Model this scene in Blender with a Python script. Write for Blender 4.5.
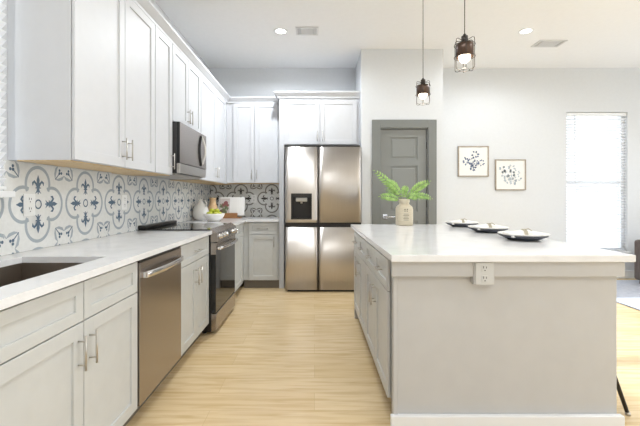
import bpy, bmesh, math, random
from mathutils import Vector, Matrix
random.seed(7)
PI = math.pi
for o in list(bpy.data.objects): bpy.data.objects.remove(o)
SC = bpy.context.scene
COL = SC.collection

# ------------------------------------------------------------------ camera, light, exposure
EYE = 1.206
cam_d = bpy.data.cameras.new('camera'); cam = bpy.data.objects.new('camera', cam_d); COL.objects.link(cam)
cam_d.sensor_width = 36; cam_d.lens = 36 * 360 / 640; cam_d.clip_start = 0.05
cam.location = (0, 0, EYE)
cam.rotation_euler = (PI / 2, 0, 0)
cam_d.shift_x = 5.5 / 640
cam_d.shift_y = -15.7 / 640
SC.camera = cam

W = bpy.data.worlds.new('overcast_sky'); SC.world = W; W.use_nodes = True
wn, wl = W.node_tree.nodes, W.node_tree.links
for n in list(wn): wn.remove(n)
tc = wn.new('ShaderNodeTexCoord'); sep = wn.new('ShaderNodeSeparateXYZ'); mr = wn.new('ShaderNodeMapRange')
rp = wn.new('ShaderNodeValToRGB'); bg = wn.new('ShaderNodeBackground'); wo = wn.new('ShaderNodeOutputWorld')
wl.new(tc.outputs['Generated'], sep.inputs[0]); wl.new(sep.outputs['Z'], mr.inputs[0]); wl.new(mr.outputs[0], rp.inputs[0])
mr.inputs[1].default_value = -0.1; mr.inputs[2].default_value = 1.0
rp.color_ramp.elements[0].color = (0.88, 0.94, 1.0, 1); rp.color_ramp.elements[1].color = (0.84, 0.91, 1.0, 1)
wl.new(rp.outputs[0], bg.inputs[0]); wl.new(bg.outputs[0], wo.inputs[0])
bg.inputs[1].default_value = 3.2
sun_d = bpy.data.lights.new('sun', 'SUN'); sun_d.energy = 7.5; sun_d.angle = 0.03; sun_d.color = (.84, .92, 1)
sun = bpy.data.objects.new('sun', sun_d); COL.objects.link(sun); sun.rotation_euler = Vector((-.86, -.02, -.48)).to_track_quat('-Z', 'Y').to_euler()

SC.view_settings.view_transform = 'Standard'; SC.view_settings.look = 'None'
SC.view_settings.gamma = 1.0; SC.view_settings.use_curve_mapping = False
SC.view_settings.exposure = -0.37

# ------------------------------------------------------------------ materials
def lin(c):
    c = c / 255
    return c / 12.92 if c <= 0.04045 else ((c + 0.055) / 1.055) ** 2.4
def rgb(r, g, b): return (lin(r), lin(g), lin(b), 1)
MATS = {}
def mat(name, col, rough=0.5, metal=0.0, spec=0.5, **kw):
    m = bpy.data.materials.new(name); m.use_nodes = True
    b = m.node_tree.nodes['Principled BSDF']
    b.inputs['Base Color'].default_value = col; b.inputs['Roughness'].default_value = rough
    b.inputs['Metallic'].default_value = metal; b.inputs['Specular IOR Level'].default_value = spec
    for k, v in kw.items(): b.inputs[k.replace('_', ' ')].default_value = v
    MATS[name] = m
    return m
def noise_col(m, c2, scale=(1, 1, 1), nscale=8, detail=4, lo=0.35, hi=0.7, bump=0.0, rough_var=None):
    """second colour mixed in by a procedural noise; optional bump"""
    nt = m.node_tree; b = nt.nodes['Principled BSDF']
    t = nt.nodes.new('ShaderNodeTexCoord'); mp = nt.nodes.new('ShaderNodeMapping'); n = nt.nodes.new('ShaderNodeTexNoise')
    r = nt.nodes.new('ShaderNodeMapRange'); mx = nt.nodes.new('ShaderNodeMix'); mx.data_type = 'RGBA'
    mp.inputs['Scale'].default_value = scale; n.inputs['Scale'].default_value = nscale; n.inputs['Detail'].default_value = detail
    r.inputs[1].default_value = lo; r.inputs[2].default_value = hi
    nt.links.new(t.outputs['Object'], mp.inputs[0]); nt.links.new(mp.outputs[0], n.inputs[0]); nt.links.new(n.outputs[0], r.inputs[0])
    nt.links.new(r.outputs[0], mx.inputs[0])
    mx.inputs[6].default_value = b.inputs['Base Color'].default_value; mx.inputs[7].default_value = c2
    nt.links.new(mx.outputs[2], b.inputs['Base Color'])
    if bump:
        bp = nt.nodes.new('ShaderNodeBump'); bp.inputs['Strength'].default_value = bump; bp.inputs['Distance'].default_value = 0.002
        nt.links.new(n.outputs[0], bp.inputs['Height']); nt.links.new(bp.outputs[0], b.inputs['Normal'])
    return m
M_wall = noise_col(mat('wall_paint', rgb(222, 224, 226), 0.7, spec=0.25), rgb(220, 222, 224), nscale=30)
M_ceil = noise_col(mat('ceiling_paint', rgb(245, 245, 245), 0.8, spec=0.2), rgb(243, 243, 243), nscale=25)
M_trim = mat('trim_paint', rgb(238, 239, 240), 0.4)
M_upper = noise_col(mat('white_cabinet_paint', rgb(214, 215, 218), 0.48, spec=0.3), rgb(212, 213, 216), nscale=14)
M_lower = noise_col(mat('pale_grey_cabinet_paint', rgb(207, 208, 206), 0.38, spec=0.4), rgb(203, 204, 202), nscale=14)
M_island = noise_col(mat('island_panel_paint', rgb(199, 198, 197), 0.42, spec=0.35), rgb(196, 195, 194), nscale=10)
M_trim_isl = mat('grey_outlet_plastic', rgb(206, 206, 204), 0.4)
M_quartz = noise_col(mat('white_quartz', rgb(240, 240, 241), 0.14, spec=0.5), rgb(232, 232, 233), nscale=9, detail=6, lo=0.45, hi=0.75)
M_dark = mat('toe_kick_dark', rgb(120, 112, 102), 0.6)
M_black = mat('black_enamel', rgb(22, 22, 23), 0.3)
M_glassblack = mat('black_glass', rgb(14, 14, 15), 0.05, spec=0.6)
M_maple = noise_col(mat('maple_underside', rgb(222, 195, 150), 0.5), rgb(205, 175, 128), scale=(8, 1, 8), nscale=6)
M_nickel = mat('brushed_nickel', rgb(196, 192, 186), 0.28, 1.0)
M_steel = noise_col(mat('stainless_steel', rgb(204, 198, 192), 0.36, 1.0), rgb(198, 192, 186), scale=(60, 60, 0.6), nscale=5)
MATS['stainless_steel'].node_tree.nodes['Principled BSDF'].inputs['Anisotropic'].default_value = 0.75
MATS['stainless_steel'].node_tree.nodes['Principled BSDF'].inputs['Anisotropic Rotation'].default_value = 0.25
M_steeld = mat('dark_steel', rgb(70, 69, 70), 0.45, 0.6)
M_mwsteel = mat('warm_brushed_steel', rgb(174, 166, 160), 0.27, 1.0)
M_sink = mat('sink_steel', rgb(146, 136, 126), 0.5, 1.0)
M_seam = mat('fridge_gasket', rgb(38, 34, 32), 0.5)
M_door = mat('grey_door_paint', rgb(134, 136, 133), 0.45)
M_casing = mat('grey_casing_paint', rgb(124, 126, 123), 0.45)
M_chrome = mat('chrome', rgb(225, 225, 228), 0.12, 1.0)
M_tile = noise_col(mat('glazed_tile', rgb(232, 232, 229), 0.22), rgb(225, 225, 222), nscale=40)
M_ringg = mat('tile_ring_window_tint', rgb(170, 178, 184), 0.22)  # bluish window light put into the left-wall glaze colours
M_fleur = mat('tile_fleur_window_tint', rgb(100, 118, 136), 0.22)  # ink shifted to blue for the same window light
M_ringb = mat('tile_taupe_glaze', rgb(142, 139, 133), 0.22)
M_fleurb = mat('tile_charcoal_glaze', rgb(78, 75, 72), 0.22)
M_outlet = mat('outlet_plastic', rgb(240, 240, 238), 0.35)
M_outface = mat('outlet_slot', rgb(60, 60, 60), 0.5)
M_bronze = mat('pendant_bronze', rgb(88, 70, 60), 0.4, 0.6)
M_wire = mat('cage_wire', rgb(62, 58, 55), 0.45, 0.7)
M_white = mat('white_ceramic', rgb(236, 233, 228), 0.35)
M_peach = noise_col(mat('peach_ceramic', rgb(226, 192, 150), 0.55), rgb(214, 176, 130), nscale=30)
M_apple = noise_col(mat('green_apple_skin', rgb(196, 200, 60), 0.35), rgb(168, 180, 44), nscale=20)
M_wood = noise_col(mat('stand_wood', rgb(176, 128, 84), 0.5), rgb(150, 104, 64), scale=(1, 10, 10), nscale=8)
M_paper = mat('paper', rgb(240, 238, 234), 0.7)
M_leaf = noise_col(mat('fern_leaf', rgb(160, 192, 108), 0.5), rgb(112, 154, 72), nscale=30)
MATS['fern_leaf'].node_tree.nodes['Principled BSDF'].inputs['Subsurface Weight'].default_value = 0.0
M_stem = mat('fern_stem', rgb(110, 130, 60), 0.6)
M_jar = noise_col(mat('sand_jar', rgb(214, 204, 182), 0.4), rgb(198, 186, 160), scale=(1, 1, 14), nscale=16, bump=0.3)
M_print = mat('jar_print', rgb(96, 88, 74), 0.6)
M_plate = mat('charcoal_stoneware', rgb(74, 76, 84), 0.35)
M_napkin = noise_col(mat('napkin_linen', rgb(240, 238, 234), 0.9), rgb(232, 230, 226), nscale=60, bump=0.2)
M_twine = mat('napkin_tie', rgb(186, 178, 160), 0.8)
M_frame = noise_col(mat('frame_oak', rgb(176, 164, 148), 0.5), rgb(160, 148, 132), nscale=30)
M_inkblue = mat('print_navy', rgb(92, 108, 140), 0.8)
M_inkgrey = mat('print_sage', rgb(184, 194, 202), 0.8)
M_vent = mat('vent_paint', rgb(222, 222, 222), 0.5)
M_ventd = mat('vent_shadow', rgb(190, 190, 190), 0.7)
M_legmetal = mat('stool_metal', rgb(58, 54, 50), 0.4, 0.6)
M_stoolseat = noise_col(mat('stool_fabric', rgb(120, 112, 104), 0.9), rgb(104, 96, 90), nscale=50)
M_chair = noise_col(mat('armchair_fabric', rgb(118, 106, 100), 0.9), rgb(84, 76, 74), scale=(6, 6, 0.6), nscale=8)
M_rug = noise_col(mat('rug_pile', rgb(206, 210, 220), 0.95), rgb(190, 195, 208), nscale=25)
M_siding = mat('house_siding', rgb(240, 240, 240), 0.8)
M_housewin = mat('house_window', rgb(206, 210, 214), 0.3)
M_ground = noise_col(mat('outside_ground', rgb(214, 212, 206), 0.95), rgb(204, 202, 196), nscale=6)

def emis(name, col, s):
    m = mat(name, col, 0.5); b = m.node_tree.nodes['Principled BSDF']
    b.inputs['Emission Color'].default_value = col; b.inputs['Emission Strength'].default_value = s
    return m
M_bulb = emis('bulb_glow', (1, 0.86, 0.68, 1), 6)
M_led = emis('downlight_glow', (1, 0.96, 0.9, 1), 12)

def glass_mat():
    m = bpy.data.materials.new('window_glass'); m.use_nodes = True; nt = m.node_tree
    for n in list(nt.nodes): nt.nodes.remove(n)
    o = nt.nodes.new('ShaderNodeOutputMaterial'); mx = nt.nodes.new('ShaderNodeMixShader'); t = nt.nodes.new('ShaderNodeBsdfTransparent')
    g = nt.nodes.new('ShaderNodeBsdfGlossy'); g.inputs['Roughness'].default_value = 0.02; mx.inputs[0].default_value = 0.05
    t.inputs[0].default_value = (0.97, 0.98, 0.98, 1)
    nt.links.new(t.outputs[0], mx.inputs[1]); nt.links.new(g.outputs[0], mx.inputs[2]); nt.links.new(mx.outputs[0], o.inputs[0])
    return m
M_glass = glass_mat()
def blind_mat():
    m = bpy.data.materials.new('blind_slat'); m.use_nodes = True; nt = m.node_tree
    for n in list(nt.nodes): nt.nodes.remove(n)
    o = nt.nodes.new('ShaderNodeOutputMaterial'); mx = nt.nodes.new('ShaderNodeMixShader'); mx.inputs[0].default_value = 0.6
    d = nt.nodes.new('ShaderNodeBsdfDiffuse'); t = nt.nodes.new('ShaderNodeBsdfTranslucent')
    d.inputs[0].default_value = (0.95, 0.95, 0.96, 1); t.inputs[0].default_value = (0.97, 0.97, 0.98, 1)
    nt.links.new(d.outputs[0], mx.inputs[1]); nt.links.new(t.outputs[0], mx.inputs[2]); nt.links.new(mx.outputs[0], o.inputs[0])
    return m
M_blind = blind_mat()

def floor_mat():
    m = mat('oak_planks', rgb(214, 190, 150), 0.26, spec=0.5); nt = m.node_tree; b = nt.nodes['Principled BSDF']; L = nt.links.new
    t = nt.nodes.new('ShaderNodeTexCoord')
    br = nt.nodes.new('ShaderNodeTexBrick'); br.offset = 0.37; br.offset_frequency = 2
    br.inputs['Scale'].default_value = 1; br.inputs['Brick Width'].default_value = 1.6; br.inputs['Row Height'].default_value = 0.185
    br.inputs['Mortar Size'].default_value = 0.0012; br.inputs['Mortar Smooth'].default_value = 0.3; br.inputs['Bias'].default_value = 0
    br.inputs['Color1'].default_value = rgb(236, 213, 172); br.inputs['Color2'].default_value = rgb(228, 202, 157); br.inputs['Mortar'].default_value = rgb(206, 178, 134)
    L(t.outputs['Object'], br.inputs[0])
    mp = nt.nodes.new('ShaderNodeMapping'); mp.inputs['Scale'].default_value = (1.2, 16, 1); L(t.outputs['Object'], mp.inputs[0])
    n = nt.nodes.new('ShaderNodeTexNoise'); n.inputs['Scale'].default_value = 2.2; n.inputs['Detail'].default_value = 7; n.inputs['Distortion'].default_value = 0.6; L(mp.outputs[0], n.inputs[0])
    r = nt.nodes.new('ShaderNodeMapRange'); r.inputs[1].default_value = 0.42; r.inputs[2].default_value = 0.72; r.inputs[4].default_value = 0.75; L(n.outputs[0], r.inputs[0])
    mx = nt.nodes.new('ShaderNodeMix'); mx.data_type = 'RGBA'; L(r.outputs[0], mx.inputs[0]); L(br.outputs[0], mx.inputs[6]); mx.inputs[7].default_value = rgb(204, 171, 122)
    L(mx.outputs[2], b.inputs['Base Color'])
    bp = nt.nodes.new('ShaderNodeBump'); bp.inputs['Strength'].default_value = 0.12; bp.inputs['Distance'].default_value = 0.002
    L(n.outputs[0], bp.inputs['Height']); L(bp.outputs[0], b.inputs['Normal'])
    return m
M_floor = floor_mat()

# ------------------------------------------------------------------ helpers
def box(bm, x0, x1, y0, y1, z0, z1, bev=0.0, mi=0):
    x0, x1 = sorted((x0, x1)); y0, y1 = sorted((y0, y1)); z0, z1 = sorted((z0, z1))
    r = bmesh.ops.create_cube(bm, size=1)
    vs = r['verts']
    for v in vs:
        v.co = Vector(((x0 + x1) / 2 + v.co.x * (x1 - x0), (y0 + y1) / 2 + v.co.y * (y1 - y0), (z0 + z1) / 2 + v.co.z * (z1 - z0)))
    fs = set(f for v in vs for f in v.link_faces)
    for f in fs: f.material_index = mi
    if bev > 0:
        es = list(set(e for v in vs for e in v.link_edges))
        bmesh.ops.bevel(bm, geom=es, offset=min(bev, 0.45 * min(x1 - x0, y1 - y0, z1 - z0)), segments=2, affect='EDGES', profile=0.5)
    return bm
def tube(bm, pts, r, seg=10, cap=True, closed=False, radii=None):
    pts = [Vector(p) for p in pts]; rings = []; n = len(pts); up = None
    for i, p in enumerate(pts):
        if closed: d = pts[(i + 1) % n] - pts[i - 1]
        else: d = pts[min(i + 1, n - 1)] - pts[max(i - 1, 0)]
        d.normalize()
        if up is None:
            a = Vector((0, 0, 1)) if abs(d.z) < 0.9 else Vector((1, 0, 0)); up = (a - d * a.dot(d)).normalized()
        else:
            up = up - d * up.dot(d)
            up = up.normalized() if up.length > 1e-6 else d.orthogonal().normalized()
        s = d.cross(up); rr = radii[i] if radii else r
        rings.append([bm.verts.new(p + (up * math.cos(2 * PI * k / seg) + s * math.sin(2 * PI * k / seg)) * rr) for k in range(seg)])
    m = n if closed else n - 1
    for i in range(m):
        A, B = rings[i], rings[(i + 1) % n]
        for k in range(seg): bm.faces.new((A[k], A[(k + 1) % seg], B[(k + 1) % seg], B[k])).smooth = True
    if cap and not closed:
        bm.faces.new(rings[0][::-1]); bm.faces.new(rings[-1])
    return bm
def lathe(bm, prof, c=(0, 0, 0), seg=32):
    rings = []
    for r, z in prof:
        if r < 1e-5: rings.append([bm.verts.new((c[0], c[1], c[2] + z))])
        else: rings.append([bm.verts.new((c[0] + r * math.cos(2 * PI * k / seg), c[1] + r * math.sin(2 * PI * k / seg), c[2] + z)) for k in range(seg)])
    for A, B in zip(rings, rings[1:]):
        for k in range(seg):
            k2 = (k + 1) % seg
            if len(A) == 1 and len(B) == 1: continue
            if len(A) == 1: f = bm.faces.new((A[0], B[k2], B[k]))
            elif len(B) == 1: f = bm.faces.new((A[k], A[k2], B[0]))
            else: f = bm.faces.new((A[k], A[k2], B[k2], B[k]))
            f.smooth = True
    return bm
def prism(bm, pts2, fn, d0, d1, mi=0):
    """pts2 polygon, fn(u,v,d)->point, thickness d0..d1"""
    a = [bm.verts.new(fn(u, v, d0)) for u, v in pts2]; b = [bm.verts.new(fn(u, v, d1)) for u, v in pts2]
    n = len(pts2)
    fs = [bm.faces.new(b), bm.faces.new(a[::-1])]
    for i in range(n): fs.append(bm.faces.new((a[i], a[(i + 1) % n], b[(i + 1) % n], b[i])))
    for f in fs: f.material_index = mi
    return fs
def wloc(o):
    v = Vector(o.location)
    return v + wloc(o.parent) if o.parent else v
def obj(name, bm, m, parent=None, smooth=False, recalc=True, loc=None):
    if recalc: bmesh.ops.recalc_face_normals(bm, faces=bm.faces[:])
    org = Vector((0, 0, 0))
    if parent is not None:
        org = wloc(parent)
    elif loc is not None: org = Vector(loc)
    bmesh.ops.translate(bm, verts=bm.verts[:], vec=-org)
    me = bpy.data.meshes.new(name); bm.to_mesh(me); bm.free()
    for x in (m if isinstance(m, (list, tuple)) else [m]): me.materials.append(x)
    if smooth:
        for p in me.polygons: p.use_smooth = True
    o = bpy.data.objects.new(name, me); COL.objects.link(o)
    if parent is not None: o.parent = parent
    elif loc is not None: o.location = loc
    return o
def thing(name, label, cat, loc=(0, 0, 0), group=None):
    o = bpy.data.objects.new(name, None); COL.objects.link(o); o.location = loc; o.empty_display_size = 0.1
    o['label'] = label; o['category'] = cat
    if group: o['group'] = group
    return o
def tag(o, label, cat, group=None):
    o['label'] = label; o['category'] = cat
    if group: o['group'] = group
    return o
def struct(name, bm, m, parent=None, label=None):
    o = obj(name, bm, m, parent)
    if parent is None: o['kind'] = 'structure'
    if label: o['label'] = label
    return o
def dup(root, loc, label=None):
    r = root.copy(); COL.objects.link(r); r.location = loc
    if label: r['label'] = label
    for ch in list(root.children):
        c = ch.copy(); COL.objects.link(c); c.parent = r
        for g in list(ch.children):
            d = g.copy(); COL.objects.link(d); d.parent = c
    return r
NB = bmesh.new

# room dimensions
XL, YB, H = -1.56, 5.36, 3.13          # left wall, back wall, ceiling
XR, Y0 = 6.4, -3.2                     # right wall, open rear
CT = 0.915                             # worktop height

# ------------------------------------------------------------------ structure
struct('floor', box(NB(), XL - .15, XR + .15, Y0, YB + .15, -.1, 0), M_floor)
struct('ceiling', box(NB(), XL - .15, XR + .15, Y0, YB + .15, H, H + .12), M_ceil)
# left wall with window opening
WY0, WY1, WZ0, WZ1 = 0.75, 1.76, 1.235, 2.55
b = NB()
box(b, XL - .15, XL, Y0, WY0, 0, H); box(b, XL - .15, XL, WY1, YB, 0, H)
box(b, XL - .15, XL, WY0, WY1, 0, WZ0); box(b, XL - .15, XL, WY0, WY1, WZ1, H)
struct('wall_left', b, M_wall)
# back wall with dining window opening
DX0, DX1, DZ0, DZ1 = 3.752, 4.66, .40, 2.475
b = NB()
box(b, XL - .15, DX0, YB, YB + .15, 0, H); box(b, DX1, XR + .15, YB, YB + .15, 0, H)
box(b, DX0, DX1, YB, YB + .15, 0, DZ0); box(b, DX0, DX1, YB, YB + .15, DZ1, H)
struct('wall_back', b, M_wall)
# unseen right wall; window openings added to let daylight in
b = NB()
for y0, y1 in ((Y0, -2.2), (.2, .5), (2.7, 2.8), (5.0, YB)): box(b, XR, XR + .15, y0, y1, 0, H)
for y0, y1 in ((-2.2, .2), (.5, 2.7), (2.8, 5.0)):
    box(b, XR, XR + .15, y0, y1, 0, .35); box(b, XR, XR + .15, y0, y1, 2.6, H)
struct('wall_right_unseen', b, M_wall)
# unseen rear wall, added to cut frontal light; its opening admits daylight
b = NB(); GX0, GX1, GZ = 1.4, 4.2, 2.3
box(b, XL - .15, GX0, Y0 - .15, Y0, 0, H); box(b, GX1, XR + .15, Y0 - .15, Y0, 0, H); box(b, GX0, GX1, Y0 - .15, Y0, GZ, H)
struct('wall_rear_added_unseen', b, M_wall)
# pantry closet wall
PX0, PX1, PY = .607, 1.667, 4.67
OX0, OX1, OZ = .849, 1.474, 2.105
b = NB()
box(b, PX0, OX0, PY, PY + .12, 0, H); box(b, OX1, PX1, PY, PY + .12, 0, H); box(b, OX0, OX1, PY, PY + .12, OZ, H)
box(b, PX0, PX0 + .1, PY + .12, YB, 0, H); box(b, PX1 - .1, PX1, PY + .12, YB, 0, H)
struct('wall_pantry', b, M_wall)

# pantry door
b = NB()
cw = .105
box(b, OX0 - cw, OX0, PY - .02, PY, 0, OZ + cw, .003); box(b, OX1, OX1 + cw, PY - .02, PY, 0, OZ + cw, .003)
box(b, OX0, OX1, PY - .02, PY, OZ, OZ + cw, .003)
box(b, OX0, OX0 + .012, PY, PY + .11, 0, OZ); box(b, OX1 - .012, OX1, PY, PY + .11, 0, OZ); box(b, OX0, OX1, PY, PY + .11, OZ - .012, OZ)
door = struct('door_1', b, M_casing, label='grey interior pantry door with raised panels')
b = NB()
dx0, dx1, dz0, dz1 = OX0 + .016, OX1 - .016, .01, OZ - .016
fy, by = PY + .025, PY + .06
rows = [(.12, .90), (1.02, 1.615), (1.70, 1.99)]
st = .115
box(b, dx0, dx0 + st, fy, by, dz0, dz1); box(b, dx1 - st, dx1, fy, by, dz0, dz1)
edges = [dz0] + [z for r in rows for z in r] + [dz1]
for k in range(0, len(edges), 2): box(b, dx0 + st, dx1 - st, fy, by, edges[k], edges[k + 1])
for z0, z1 in rows:
    box(b, dx0 + st, dx1 - st, fy + .012, by, z0, z1)
    box(b, dx0 + st + .03, dx1 - st - .03, fy + .003, by - .005, z0 + .03, z1 - .03, .008)
dp = obj('door_panel', b, M_door, door)
b = NB()
hx, hz = dx0 + .055, .955
box(b, hx - .03, hx + .03, fy - .008, fy, hz - .03, hz + .03, .003)
tube(b, [(hx, fy - .004, hz), (hx, fy - .05, hz), (hx + .02, fy - .055, hz), (hx + .12, fy - .055, hz)], .009)
obj('door_handle', b, M_chrome, door)
for z in (.25, 1.12, 1.88):
    b = NB(); tube(b, [(dx1 + .006, fy - .006, z - .045), (dx1 + .006, fy - .006, z + .045)], .007)
    obj('hinge', b, M_black, door)

# baseboards
b = NB(); box(b, PX0, OX0 - cw, PY - .015, PY, 0, .12, .003); box(b, OX1 + cw, PX1 + .015, PY - .015, PY, 0, .12, .003); box(b, PX1, PX1 + .015, PY, YB, 0, .12)
struct('baseboard_pantry', b, M_trim)
struct('baseboard_back', box(NB(), PX1 + .015, XR, YB - .015, YB, 0, .12, .003), M_trim)

# windows
def blind(name, label, axis, a0, a1, z0, z1, pos, m=M_blind, pitch=.042, tilt=62):
    """axis 'x': slats run in x at y=pos ; axis 'y': slats run in y at x=pos"""
    t = thing(name, label, 'blind', ((a0 + a1) / 2, pos, z0) if axis == 'x' else (pos, (a0 + a1) / 2, z0))
    def P(u, d, z): return (u, pos + d, z) if axis == 'x' else (pos - d, u, z)
    b = NB(); n = int((z1 - z0 - .07) / pitch); w = .025
    c, s = math.cos(math.radians(tilt)) * w, math.sin(math.radians(tilt)) * w
    for k in range(n):
        z = z0 + .04 + k * pitch
        prism(b, [(-c, -s), (-c + .001, -s - .002), (c + .001, s - .002), (c, s)], lambda u, v, d: P(d, -u, z + v), a0 + .008, a1 - .008)
    obj('slats', b, m, t)
    b = NB(); p, q = P(a0 + .003, -.025, z1 - .05), P(a1 - .003, .03, z1 - .003); box(b, p[0], q[0], p[1], q[1], p[2], q[2], .003); obj('headrail', b, M_trim, t)
    b = NB(); p, q = P(a0 + .008, -.02, z0 + .004), P(a1 - .008, .025, z0 + .02); box(b, p[0], q[0], p[1], q[1], p[2], q[2], .003); obj('bottom_rail', b, M_trim, t)
    return t, P
def window(name, axis, a0, a1, z0, z1, pos, depth):
    """frame at outer side of the opening"""
    def bx(bm, u0, u1, d0, d1, z0, z1, bev=.003):
        if axis == 'x': box(bm, u0, u1, pos + d0, pos + d1, z0, z1, bev)
        else: box(bm, pos - d0, pos - d1, u0, u1, z0, z1, bev)
    b = NB(); f = .045
    bx(b, a0, a0 + f, .06, depth, z0, z1); bx(b, a1 - f, a1, .06, depth, z0, z1)
    bx(b, a0 + f, a1 - f, .06, depth, z0, z0 + f); bx(b, a0 + f, a1 - f, .06, depth, z1 - f, z1)
    zm = (z0 + z1) / 2; bx(b, a0 + f, a1 - f, .07, depth - .01, zm - .02, zm + .02)
    o = struct(name, b, M_trim)
    for za, zb in ((z0 + f, zm - .02), (zm + .02, z1 - f)):
        b = NB(); bx(b, a0 + f, a1 - f, .094, .098, za, zb, 0); obj('pane', b, M_glass, o)
    return o, bx
w1, bx = window('window_1', 'x', DX0, DX1, DZ0, DZ1, YB, .13)
b = NB(); box(b, DX0 - .02, DX1 + .02, YB - .05, YB + .055, DZ0 - .025, DZ0 + .002, .004); obj('window_sill', b, M_trim, w1)
bl, P = blind('window_blind', 'white slatted blind in the bright tall window right of the two pictures', 'x', DX0 + .005, DX1 - .005, DZ0 + .004, DZ1 - .004, YB + .03, tilt=14)
b = NB(); tube(b, [(DX0 + .12, YB - .006, DZ1 - .05), (DX0 + .12, YB - .01, 1.42)], .005, 8); obj('tilt_wand', b, M_vent, bl)
w2, bx2 = window('window_2', 'y', WY0, WY1, WZ0, WZ1, XL, .13)
b = NB(); box(b, XL - .055, XL + .075, WY0 - .03, WY1 + .03, WZ0 - .03, WZ0 + .002, .004); obj('window_sill', b, M_trim, w2)
blind('window_blind', 'white slatted blind in the window above the sink at left edge', 'y', WY0 + .002, WY1 - .002, WZ0 + .004, WZ1 + .03, XL + .045, tilt=48)

# outside: ground and the house next door seen through the dining window
struct('ground', box(NB(), -30, 30, -30, 40, -.45, -.35), M_ground)
t = thing('neighbor_house', 'pale neighbouring house seen through the bright dining window blind', 'house', (6, 11, -.35))
b = NB(); box(b, 2.5, 14, 11, 16, -.35, 4.2)
for k in range(20): box(b, 2.49, 14.01, 10.985, 11, -.2 + k * .2, -.02 + k * .2, 0)
obj('wall', b, M_siding, t)
b = NB(); box(b, 8.0, 8.65, 10.95, 10.985, 1.3, 1.95, .01); f = obj('window', b, M_housewin, t)
b = NB(); prism(b, [(10.4, 4.2), (16.6, 4.2), (13.5, 6.0)], lambda u, v, d: (d, u, v), 2.2, 14.3); obj('roof', b, M_vent, t)

# ------------------------------------------------------------------ cabinets
FX = -0.937                                 # carcass front plane of left base run (doors 20 mm proud)
class Face:
    def __init__(s, kind, pos): s.k, s.p = kind, pos
    def __call__(s, u, v, w):
        if s.k == 'L': return (s.p + w, u, v)
        if s.k == 'B': return (u, s.p - w, v)
        return (s.p - w, u, v)
    def box(s, bm, u0, u1, v0, v1, w0, w1, bev=0.0):
        a, c = s(u0, v0, w0), s(u1, v1, w1)
        return box(bm, a[0], c[0], a[1], c[1], a[2], c[2], bev)
def shaker(F, u0, u1, v0, v1, st=.058, th=.02):
    b = NB(); g = .0027; u0 += g; u1 -= g; v0 += g; v1 -= g; e = .0015
    F.box(b, u0, u0 + st, v0, v1, .004, th, e); F.box(b, u1 - st, u1, v0, v1, .004, th, e)
    F.box(b, u0 + st - .001, u1 - st + .001, v0, v0 + st, .004, th, e); F.box(b, u0 + st - .001, u1 - st + .001, v1 - st, v1, .004, th, e)
    F.box(b, u0 + st - .003, u1 - st + .003, v0 + st - .003, v1 - st + .003, .005, th - .009)
    return b
def bar(F, u, v, vert=True, L=.135, w0=.02, off=.03, r=.0045):
    b = NB(); h = L / 2; q = h * .68
    if vert:
        tube(b, [F(u, v - h, w0 + off), F(u, v + h, w0 + off)], r)
        for s in (-q, q): tube(b, [F(u, v + s, w0 - .001), F(u, v + s, w0 + off)], r * .8, 8)
    else:
        tube(b, [F(u - h, v, w0 + off), F(u + h, v, w0 + off)], r)
        for s in (-q, q): tube(b, [F(u + s, v, w0 - .001), F(u + s, v, w0 + off)], r * .8, 8)
    return b
def cabinet(name, label, cat, F, u0, u1, v0, v1, depth, m, doors=(), drawers=(), toe=None, under=None, group=None, hollow=False):
    """doors: (u0,u1,v0,v1,handle_u or None, handle_v), drawers: (u0,u1,v0,v1,has_handle)"""
    c = F((u0 + u1) / 2, 0, -depth / 2)
    t = thing(name, label, cat, (c[0], c[1], v0 if toe is None else 0), group)
    b = NB()
    if hollow:
        F.box(b, u0 + .0007, u0 + .018, v0, v1, -depth, 0); F.box(b, u1 - .018, u1 - .0007, v0, v1, -depth, 0)
        F.box(b, u0 + .018, u1 - .018, v0, v1, -.018, 0); F.box(b, u0 + .018, u1 - .018, v0, v1, -depth, -depth + .012); F.box(b, u0 + .018, u1 - .018, v0, v0 + .018, -depth + .012, -.018)
    else: F.box(b, u0 + .0007, u1 - .0007, v0, v1, -depth, 0, .001)
    obj('carcass', b, m, t)
    if toe is not None:
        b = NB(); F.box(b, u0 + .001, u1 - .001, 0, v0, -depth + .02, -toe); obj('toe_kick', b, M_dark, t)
    if under:
        b = NB(); F.box(b, u0 + .004, u1 - .004, v0 - .006, v0 - .0005, -depth + .01, -.004); obj('underside', b, under, t)
    for d in doors:
        o = obj('door', shaker(F, d[0], d[1], d[2], d[3]), m, t)
        if len(d) > 4 and d[4] is not None: obj('handle', bar(F, d[4], d[5]), M_nickel, o)
    for d in drawers:
        o = obj('drawer', shaker(F, d[0], d[1], d[2], d[3], st=.045), m, t)
        if d[4]: obj('handle', bar(F, (d[0] + d[1]) / 2, (d[2] + d[3]) / 2, False, d[4]), M_nickel, o)
    return t
FL = Face('L', FX)
V0, V1 = .11, CT - .031
DV = .715                                    # drawer / door split
D = .60
ym = 1.432
cabinet('base_cabinet', 'pale grey sink cabinet with two false drawer fronts at left, under the sink', 'cabinet', FL, .96, 1.872, V0, V1, D, M_lower,
        doors=[(.965, ym, V0, DV, ym - .035, .60), (ym, 1.868, V0, DV, ym + .035, .60)],
        drawers=[(.965, ym, DV, V1 - .01, 0), (ym, 1.868, DV, V1 - .01, 0)], toe=.06, hollow=True, group='pale grey base cabinets of the left run')
c0, c1 = 2.470, 3.135
cm = (c0 + c1) / 2
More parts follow.
